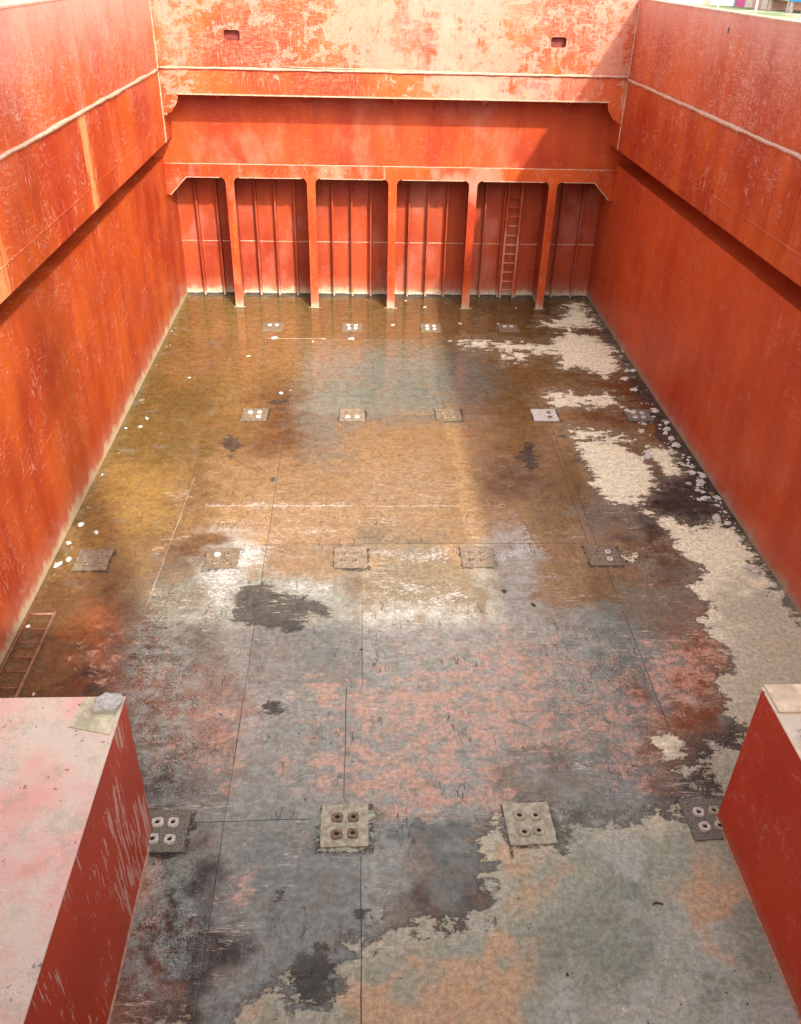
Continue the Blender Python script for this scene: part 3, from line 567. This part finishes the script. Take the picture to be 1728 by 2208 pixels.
g3 = t.noise(3.2, 3, .6, sc=(1, 1.3, .25), off=(7, 1, 3)); ln = t.math('LESS_THAN', t.math('ABSOLUTE', t.math('SUBTRACT', g3, .5)), .007)
c = t.mix(mul(t, mul(t, ln, t.ramp(t.noise(1.7, 6, .8, off=(4, 4, 4)), .53, .56)), .8), c, hexl(222, 180, 160))
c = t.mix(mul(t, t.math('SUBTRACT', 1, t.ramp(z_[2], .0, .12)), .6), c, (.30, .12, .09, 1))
M['tankL'] = t.out(c, .42, t.bump(t.noise(1.2, 2), .3, .03), .4)
BH = 2.41
for sg, lab, ms, mt in ((-1, 'red steel side tank with silty pink top at the lower left', M['tankL'], M['topL']), (1, 'red steel side tank with pale dusty top at the lower right', M['tank'], M['topR'])):
    bt = thing('side_tank', lab, 'tank', (sg*5.25, 7.06, 0)); iv = Matrix.Translation((-sg*5.25, -7.06, 0))
    x0, x1 = sorted((sg*3.74, sg*(HW-.004)))
    for n_, bm, mt_ in (('tank_top', B(x0-(.012 if sg > 0 else 0), x1+(.012 if sg < 0 else 0), -.3, 7.085, BH-.02, BH, bev=.004), mt),
                        ('tank_side', B(*sorted((sg*3.74, sg*3.78)), -.3, 7.07, 0, BH-.021), ms), ('tank_end', B(*sorted((sg*3.785, sg*(HW-.01))), 7.03, 7.068, 0, BH-.021), ms),
                        ('foot_bead', bead((sg*3.735, -.3, .01), (sg*3.735, 7.08, .01), .018, .006), M['scr_pink'] if 'scr_pink' in M else M['edge'])):
        bm.transform(iv); obj(n_, bm, mt_, bt)
M['pad'] = plain('pad_silt', (.56, .52, .34), .8, .3, 6); M['board'] = plain('pale_board', (.74, .60, .40), .75, .25, 3)
o = obj('doubler_plate', prism([(-4.18, 7.06), (-3.76, 7.06), (-3.77, 6.5), (-4.0, 6.56), (-4.24, 6.62)], .014, 'z', BH+.001), M['pad']); tag(o, 'thin yellowish doubler plate under the grey concrete lump on the left tank', 'plate')
M['conc'] = plain('concrete_lump', (.45, .45, .39), .9, .25, 22, bump=.8)
bm = prism([(-.14, -.10), (-.06, -.13), (.02, -.12), (.11, -.14), (.15, -.03), (.14, .10), (.09, .14), (-.02, .13), (-.10, .14), (-.13, .05)], .065, 'z', 0)
bmesh.ops.bevel(bm, geom=list(bm.edges), offset=.012, segments=1, affect='EDGES'); bmesh.ops.triangulate(bm, faces=bm.faces); bmesh.ops.subdivide_edges(bm, edges=bm.edges, cuts=2, use_grid_fill=True)
for v in bm.verts: v.co += Vector((mnoise.noise(v.co*14), mnoise.noise(v.co*14+Vector((9, 0, 0))), mnoise.noise(v.co*11+Vector((0, 9, 0)))*(1.2 if v.co.z > .02 else 0)))*.03
o = obj('concrete_lump', bm, M['conc']); o.location = (-3.89, 6.92, BH+.016); o.rotation_euler = (0, 0, .1); tag(o, 'broken slab of grey concrete on the corner of the left side tank', 'rubble')
o = obj('cover_plate', B(3.76, 6.7, 6.66, 7.10, BH+.006, BH+.03, bev=.004), M['board']); tag(o, 'flat tan board lying across the far end of the right side tank', 'board')

# ---------------------------------------------------------------- container sockets
M['sock_cream'] = plain('silted_plate', (.42, .40, .28), .85, .35, 11, .2, bump=.6); M['sock_brown'] = plain('brown_plate', (.21, .165, .105), .5, .4, 12, bump=.6); M['sock_grey'] = plain('gritty_plate', (.18, .17, .125), .7, .6, 40, bump=.7)
M['sock_rust'] = plain('rusty_socket', (.24, .17, .11), .7, .5, 20); M['white'] = plain('white_scale', (.60, .58, .50), .8, .3, 30, .2); M['holed'] = plain('socket_hole', (.03, .018, .012), .9); M['sock_tan'] = plain('tan_plate', (.26, .20, .135), .55, .35, 12, bump=.6)
def socket_bm(kind=0):
    bm = bmesh.new(); n = 16; prof = [(.072, 0), (.068, .028), (.052, .034), (.034, .032), (.03, .008)]
    rings = []
    for rr, z in prof:
        ring = []
        for k in range(n):
            a = 2*math.pi*k/n; sq = 1/(abs(math.cos(a))**4+abs(math.sin(a))**4)**.25 if rr > .04 else 1.0
            ring.append(bm.verts.new((rr*math.cos(a)*sq*(1.0 if kind else 1.08), rr*math.sin(a)*sq, z)))
        rings.append(ring)
    for i in range(len(rings)-1):
        for k in range(n): bm.faces.new((rings[i][k], rings[i][(k+1) % n], rings[i+1][(k+1) % n], rings[i+1][k]))
    return bm
def hole_bm():
    bm = bmesh.new(); bmesh.ops.create_circle(bm, cap_ends=True, radius=.036, segments=14)
    for v in bm.verts: v.co.z = .012; v.co.x *= 1.05
    return bm
def plate_bm(w_=.31, h_=.32):
    o_ = []; n = 7
    cs = [(-w_, -h_), (w_, -h_), (w_, h_), (-w_, h_)]
    for i in range(4):
        a, b = cs[i], cs[(i+1) % 4]
        for k in range(n): f = k/n; o_.append((a[0]+(b[0]-a[0])*f+random.uniform(-.007, .007), a[1]+(b[1]-a[1])*f+random.uniform(-.007, .007)))
    return prism(o_, .022, 'z', .0)
S_ME = {}
def sock_set(cx_, cy_, label, pm, sm, group='container socket plates on the hold floor', wh=(), omit=(), rz=0., sc=1., pad=None, yw=.32):
    t_ = thing('socket_plate', label, 'floor fitting', (cx_, cy_, 0), group, rz)
    obj('base_plate', plate_bm(.31, yw), pm, t_)
    k = 0
    for y in (.105, -.135):
        for x in (-.105, .105):
            if k not in omit:
                o = obj('socket', socket_bm(k % 2), M['white'] if k in wh else sm, t_, smooth=True); o.location = (x+random.uniform(-.012, .012), y+random.uniform(-.01, .01), .021); o.rotation_euler = (0, 0, random.uniform(-.2, .2)); o.scale = (1, 1, 1) if cy_ < 10 else (.78, .78, .8)
                if pad and k in pad:
                    q = obj('hole', hole_bm(), M['holed'], o)
                else: q = obj('hole', hole_bm(), M['holed'], o)
            k += 1
    return t_
cols = [-6.05+2.42*k for k in range(6)]; r0, r1, r2, r3 = 7.04, 13.0, 18.98, 24.93
sock_set(-3.60, r0, 'grey gritty socket plate half hidden by the left side tank, with white scaled sockets', M['sock_grey'], M['white'], wh=(0, 1, 2, 3), rz=-.03)
sock_set(-1.25, 7.06, 'brown and cream four-hole socket plate left of centre in the near row', M['sock_cream'], M['sock_rust'])
sock_set(1.19, 7.03, 'pale cream silted socket plate right of centre in the near row', M['sock_cream'], M['sock_cream'], rz=.03)
sock_set(3.62, r0, 'gritty grey socket plate touching the corner of the right side tank', M['sock_grey'], M['sock_cream'], wh=(2, 0), rz=.03)
sock_set(-6.02, 12.98, 'brown wet socket plate beside the white lumps at the left wall', M['sock_brown'], M['sock_rust'], omit=(0, 3))
sock_set(cols[1], r1, 'brown socket plate with one round white socket beside the white salt bloom', M['sock_brown'], M['sock_rust'], wh=(0,))
sock_set(cols[2], r1, 'tan four-hole socket plate just above and right of the dark mud stain', M['sock_tan'], M['sock_rust'])
sock_set(cols[3], r1, 'tan four-hole socket plate left of the pale blue-white streak', M['sock_tan'], M['sock_rust'])
sock_set(cols[4]+.02, r1, 'dark broken socket plate with shiny white scale at the right of its row', M['sock_brown'], M['sock_rust'], wh=(1, 3))
sock_set(-3.62, r2, 'pale rimmed socket plate at the left of the third row', M['sock_brown'], M['white'], wh=(0,), omit=(2,))
sock_set(cols[2], r2, 'speckled white and brown socket plate on the grey stained plates of the third row', M['sock_tan'], M['sock_rust'], wh=(2, 3))
sock_set(cols[3]-.02, r2, 'small brown socket plate between the speckled plate and the chalk-white plate', M['sock_brown'], M['sock_rust'])
sock_set(cols[4]-.0, r2, 'chalk-white socket plate in the third row on brown floor', M['white'], M['sock_rust'], omit=(0, 2))
sock_set(cols[5]-.03, r2, 'scaled socket plate among white debris by the right wall', M['sock_grey'], M['white'], wh=(0, 1, 2))
for k, lab in zip((1, 2, 3, 4), ('far socket plate with two white sockets, leftmost of the farthest row', 'far socket plate with two white sockets and white scum below, second of the farthest row', 'far socket plate with two white sockets in brown water, third of the farthest row', 'far socket plate with two white sockets, rightmost of the farthest row')):
    sock_set(cols[k]+(-.03), r3, lab, M['sock_brown'], M['white'], wh=(0, 1), omit=(2, 3) if k in (1, 4) else ())

# ---------------------------------------------------------------- loose ladder lying on the floor
M['ladder'] = plain('rusty_ladder', (.22, .075, .04), .55, .5, 14); M['ladder_pale'] = plain('worn_ladder_steel', (.30, .15, .09), .5, .4, 14)
a0, a1 = Vector((-6.67, 11.36, .06)), Vector((-6.24, 11.40, .06)); dirv = Vector((-.0, -1, 0)); ll = thing('loose_ladder', 'rusty steel ladder lying on the wet floor along the left wall', 'ladder', (-6.45, 10, 0))
il = Matrix.Translation((6.45, -10, 0))
def lp(n, bm, mat, **k): bm.transform(il); obj(n, bm, mat, ll, **k)
xl, xr = (-6.66, -6.24)
lp('rail', B(xl-.012, xl+.012, 7.6, 11.38, .03, .085), M['ladder']); lp('rail', B(xr-.014, xr+.014, 7.6, 11.40, .03, .09, bev=.004), M['ladder_pale'])
for k, y in enumerate((11.37, 10.98, 10.64, 10.30, 9.97, 9.62, 9.30, 8.96, 8.62, 8.28, 7.95)): lp('rung', tube([(xl, y, .06), (-6.45, y+random.uniform(-.01, .01), .058), (xr, y, .06)], .013 if k else .02, 8), M['ladder_pale' if k == 0 else 'ladder'], smooth=True)

# ---------------------------------------------------------------- debris, every lump its own object
def lump(x, y, s, label, group, i, mat='white', name='debris_lump', flat=.5):
    o = obj(name, chunk((s*random.uniform(.45, .85), s*random.uniform(.4, .75), s*flat*.7), i*1.37+.5), M[mat], smooth=False); o.location = (x, y, -.004); o.rotation_euler = (0, 0, random.uniform(0, 6)); tag(o, label, 'rubble', group); return o
i = 0
for (px, py, s), lab in zip([(313, 892, .07), (300, 910, .065), (268, 913, .05), (215, 1012, .05), (173, 1120, .09), (205, 1136, .07), (147, 1158, .08), (120, 1205, .11), (147, 1194, .085), (48, 1336, .055), (72, 1480, .05)],
    ['upper white lump of the pair by the socket row near the left wall', 'lower white lump of the pair by the socket row near the left wall', 'small white lump touching the left wall foot beside the pair', 'small scrap at the left wall foot below the pair of white lumps', 'white lump at the left wall, top of the lower cluster', 'rounded white lump with a brown tail, farthest from the left wall in the lower cluster', 'white lump against the left wall in the middle of the lower cluster', 'largest white lump, against the left wall below the wet socket plate', 'flat white lump between the largest lump and the wet socket plate', 'round white ball beside the end of the loose ladder', 'small pale scrap just beyond the left side tank']):
    p = Fp(px, py); lump(max(p.x, -6.62), p.y, s, lab, 'white lumps along the left wall', i); i += 1
for (px, py, s), lab in zip([(838, 693, .10), (980, 690, .12), (530, 759, .09), (600, 838, .10), (865, 641, .08), (906, 655, .09), (1100, 657, .06), (1062, 690, .10), (690, 722, .05), (1190, 612, .0), (404, 805, .06), (750, 722, .14), (585, 720, .12), (960, 727, .09), (1330, 745, .11), (1312, 722, .06), (668, 728, .07), (1000, 645, .05), (620, 832, .05)],
    ['white flat scrap in the brown water below the third post', 'pink-white flat scrap below the fourth post', 'thin white scrap on the left part of the wet far floor', 'row-shaped white scrap above the leftmost third-row socket plate', 'white scrap at the bulkhead foot right of the third post', 'pale scrap in the dark water between the third and fourth posts', 'tiny round white scrap in front of the ladder', 'flat pale scrap in front of the fifth post', 'white scrap on the far seam between two far socket plates', '', 'small pale scrap near the left wall in ochre water', 'white scum flake under the second far socket plate', 'white scum flake under the leftmost far socket plate', 'white flake between the third far socket plate and the cream patches', 'white lump at the right wall foot beside the far cream patch', 'small white lump above the one at the right wall foot', 'white flake left of the second far socket plate', 'tiny white scrap near the fourth post', 'small scrap beside the row-shaped white scrap']):
    if s: p = Fp(px, py); lump(p.x, p.y, s, lab, None, i, flat=.22); i += 1
LB = 'white fragment in the dark strip of debris along the right wall foot'
for k in range(130):
    c = random.choice([(1352, 800), (1360, 830), (1345, 880), (1380, 905), (1395, 860), (1400, 890), (1410, 905), (1425, 935), (1440, 960), (1470, 985), (1500, 1010), (1490, 1040), (1520, 1050), (1540, 1075), (1590, 1150), (1620, 1210), (1655, 1250), (1560, 1105), (1510, 1060), (1380, 970)])
    p = Fp(c[0]+random.gauss(0, 12), c[1]+random.gauss(0, 10))
    if p.x > 6.66: p.x = random.uniform(6.4, 6.66)
    lump(p.x, p.y, random.choice([.03, .035, .045, .06, .09, .13]), LB, 'white fragments along the right wall', i, flat=.4); i += 1
M['clod'] = plain('silt_clod', (.20, .15, .09), .9, .4, 14)
for k in range(60):
    y = random.uniform(11.5, 26.5); lump(random.uniform(6.35, 6.68) if k % 3 else random.uniform(-6.66, -6.45), y, random.choice([.03, .045, .06, .09]), 'brown silt clod lying in the dirt at the foot of a side wall', 'silt clods along both side walls', i, 'clod', 'silt_clod', .4); i += 1
M['stone'] = plain('dark_stone', (.07, .055, .04), .7)
for k, (px, py, s, lab) in enumerate([(583, 1023, .08, 'dark brown lump on tan floor near the left seam'), (646, 1276, .05, 'small dark stone on the mud stain'), (1075, 1262, .07, 'small dark lump between the fourth row plates and the mud'), (1137, 1290, .06, 'rust-brown lump on the grey floor right of centre'), (770, 1385, .04, 'tiny dark scrap on the centre seam'), (1210, 2078, .03, 'small dark stone on the grey crust at the bottom'), (1105, 1915, .02, 'tiny dark stone on the grey crust right of centre'), (1335, 1197, .05, 'curled rusty scrap beside the dark broken socket plate')]):
    p = Fp(px, py); lump(p.x, p.y, s, lab, None, i, 'stone'); i += 1
p = Fp(1403, 1928); o = obj('steel_scrap', tube([p+Vector((-.07, 0, .01)), p+Vector((-.02, .02, .015)), p+Vector((.06, .0, .01))], .012), M['stone']); tag(o, 'short dark steel scrap on the grey crust near the right side tank', 'scrap')

# ---------------------------------------------------------------- near end of the hold (shades the foreground), unseen mast added to shade the left wall
nc = thing('hatch_coaming', 'red steel coaming across the near end of the hold, under the viewer', 'coaming', (0, 0, 0))
obj('coaming_panel', B(-CX, CX, -.05, .0, 2, ZT+.1), M['coamlow'], nc); obj('bulkhead_plate', B(-HW, HW, -.35, -.3, -.05, 7.6), M['bulk'], nc); obj('near_deck', B(-9.2, 9.2, -9, -.36, 7.6, 7.65), M['deck'], nc)
tp('far_deck', B(-6.6, 6.6, YP+.4, 36, 7.59, 7.64), M['deck'])
ms = thing('added_mast', 'unseen steel mast added behind the viewer to cast the shadow on the left wall', 'mast', (.5, -.9, 7.65))
obj('pole', tube([(0, 0, 0), (0, 0, 10), (0, 0, 18)], .36, 16), M['edge'], ms, smooth=True); obj('cross_arm', tube([(-.9, 0, 17.5), (.9, 0, 17.5)], .06), M['edge'], ms)

# ---------------------------------------------------------------- deck rails, shore
M['rail'] = plain('rail_paint', (.62, .50, .40), .6)
def guard_rail(x, label, ys, topz):
    t_ = thing('guard_rail', label, 'railing', (x, 20, 7.65))
    for y in ys: b = tube([(0, y-20, 0), (0, y-20, topz-7.65)], .03); obj('stanchion', b, M['rail'], t_)
    obj('top_rail', tube([(0, ys[0]-20, topz-7.65), (0, ys[-1]-20, topz-7.65)], .022), M['rail'], t_); obj('middle_rail', tube([(0, ys[0]-20, .35), (0, ys[-1]-20, .35)], .016), M['rail'], t_)
guard_rail(8.3, 'pale guard rail along the right side deck', [3+1.18*k*2.09 for k in range(12)], 9.25)
guard_rail(-8.3, 'pale guard rail along the left side deck', [1.4+1.05*k*2 for k in range(16)], 8.95)
t = NT('bank_earth'); c = t.mix(t.ramp(t.noise(.35, 6, .7), .35, .65), hexl(120, 108, 80), hexl(196, 180, 150)); c = t.mix(t.ramp(t.noise(.12, 5, .6, off=(5, 5, 0)), .5, .6), c, hexl(110, 122, 74)); M['bank'] = t.out(c, .9)
t = NT('river_water'); M['water'] = t.out(hexl(92, 96, 80), .12, t.bump(t.noise(.8, 4, .6), .3, .1), .5)
def sheet(name, x0, x1, y0, y1, z, mat, n=1):
    bm = bmesh.new(); bmesh.ops.create_grid(bm, x_segments=n, y_segments=n, size=.5, matrix=Matrix.Translation(((x0+x1)/2, (y0+y1)/2, z)) @ Matrix.Diagonal((x1-x0, y1-y0, 1, 1))); o = obj(name, bm, mat); o['kind'] = 'structure'; return o
for x0, x1, y0, y1 in ((-18.1, -9.3, -60, 60), (9.3, 18.1, -60, 60), (-9.3, 9.3, 36, 60)): sheet('water', x0, x1, y0, y1, 4.2, M['water'])
sheet('river_bed', -40, 40, -80, 80, -.4, M['bank'])
for nm, x0, x1, y0, y1 in (('bank', 18, 1500, -300, 2000), ('bank', -1500, -18, -300, 2000), ('bank', -18, 18, 60, 2000)): sheet(nm, x0, x1, y0, y1, 6.5, M['bank'])
# sheds and tarpaulins on the right bank
def shed(p0, p1, dep, h, mat, roofmat, label, cat='shed', name='shed', stilts=0):
    p0 = Vector((p0[0], p0[1], 0)); p1 = Vector((p1[0], p1[1], 0)); d = (p1-p0); L_ = d.length; a = math.atan2(d.y, d.x)
    t_ = thing(name, label, cat, (p0.x, p0.y, 6.5), rz=a); z0 = .8 if stilts else 0
    obj('wall', B(0, L_, 0, dep, z0, h), mat, t_); obj('roof', prism([(-.3, h+.01), (dep/2, h+.9), (dep+.3, h+.01)], L_+.6, 'x', -.3), roofmat, t_)
    obj('door', B(L_*.6, L_*.6+1, -.03, -.005, z0, z0+2), M['rail'], t_)
    if stilts:
        for x in (.1, L_-.3):
            for y in (.1, dep-.3): obj('stilt', B(x, x+.2, y, y+.2, 0, z0), M['rail'], t_)
for nm, c in (('white_sheet', (.85, .86, .86)), ('pink_cloth', (.62, .10, .26)), ('mint_sheet', (.30, .72, .50)), ('blue_tarp', (.03, .35, .80)), ('redcream', (.62, .30, .24)), ('grey_roof', (.4, .4, .4))): M[nm] = plain(nm, c, .6, .12, 2, .3)
shed((28.6, 96), (33.2, 88.6), 6, 3.2, M['white_sheet'], M['grey_roof'], 'long white shed on the bank above the right wall')
shed((33.3, 88.2), (34.0, 86.4), 4, 3, M['pink_cloth'], M['grey_roof'], 'pink hut beside the long white shed on the bank')
shed((34.0, 86.2), (34.2, 83.2), 4, 3, M['redcream'], M['grey_roof'], 'low cream and red hut between the pink and mint huts')
shed((34.0, 83), (34.0, 79), 4, 3.2, M['mint_sheet'], M['grey_roof'], 'mint green hut on short stilts on the bank', stilts=1)
shed((34.0, 78.8), (34.6, 75.2), 4, 3.2, M['blue_tarp'], M['grey_roof'], 'bright blue hut on short stilts at the right edge of the bank', stilts=1)
# shrubs and trees on the left bank
def leafmat(name, a, b):
    t = NT(name); return t.out(t.mix(t.ramp(t.noise(1.3, 3), .35, .65), a+(1,), b+(1,)), .6)
M['leaf'] = leafmat('leaves', (.05, .10, .025), (.12, .20, .06)); M['bark'] = plain('bark', (.14, .10, .07), .9)
def tree(x, y, h, label, seed):
    t_ = thing('shore_tree', label, 'tree', (x, y, 6.5), 'trees and shrubs on the banks'); rr = random.Random(seed); n = 900
    bt_ = tube([(0, 0, 0), (.1, 0, h*.4), (0, .1, h*.7)], .12, 8)
    for k in range(6):
        a = k*1.05; tube([(0.05, 0, h*.35), (math.cos(a)*h*.2, math.sin(a)*h*.2, h*.6)], .05, 6, bt_)
    obj('trunk', bt_, M['bark'], t_); bm = bmesh.new(); cl = [(rr.gauss(0, h*.22), rr.gauss(0, h*.22), h*rr.uniform(.35, .95), rr.uniform(.12, .24)*h) for _ in range(14)]
    for _ in range(n):
        c = rr.choice(cl); v = Vector((rr.gauss(0, 1), rr.gauss(0, 1), rr.gauss(0, 1))).normalized()*c[3]*rr.uniform(.6, 1.05); p = Vector(c[:3])+v; s = h*.03*rr.uniform(.7, 1.4)
        u = Vector((rr.gauss(0, 1), rr.gauss(0, 1), rr.gauss(0, 1))).normalized(); q = u.orthogonal().normalized()
        bm.faces.new([bm.verts.new(p+u*s), bm.verts.new(p+q*s*.6), bm.verts.new(p-u*s), bm.verts.new(p-q*s*.6)])
    obj('crown', bm, M['leaf'], t_)
for k, (x, y, h, lab) in enumerate([(-20.5, 52, 2.6, 'low green shrub on the left bank, first behind the left wall'), (-22.5, 57, 3.2, 'round green bush on the left bank behind the first shrub'), (-19.2, 58, 2.4, 'small bush on the left bank nearest the water'), (-27, 66, 5, 'taller tree on the left bank far behind the bushes'),
                                   (26.5, 100, 3, 'dry bush on the right bank left of the white shed'), (24, 92, 2.5, 'pale shrub on the right bank far left of the sheds')]): tree(x, y, h, lab, k+3)
for k, (x, y, g) in enumerate([(23.5, 80, 1.2), (25, 84, 1.0)]): tree(x, y, g*1.6, ['scrubby plant on the right bank near the water', 'second scrubby plant on the right bank near the water'][k], k+40)
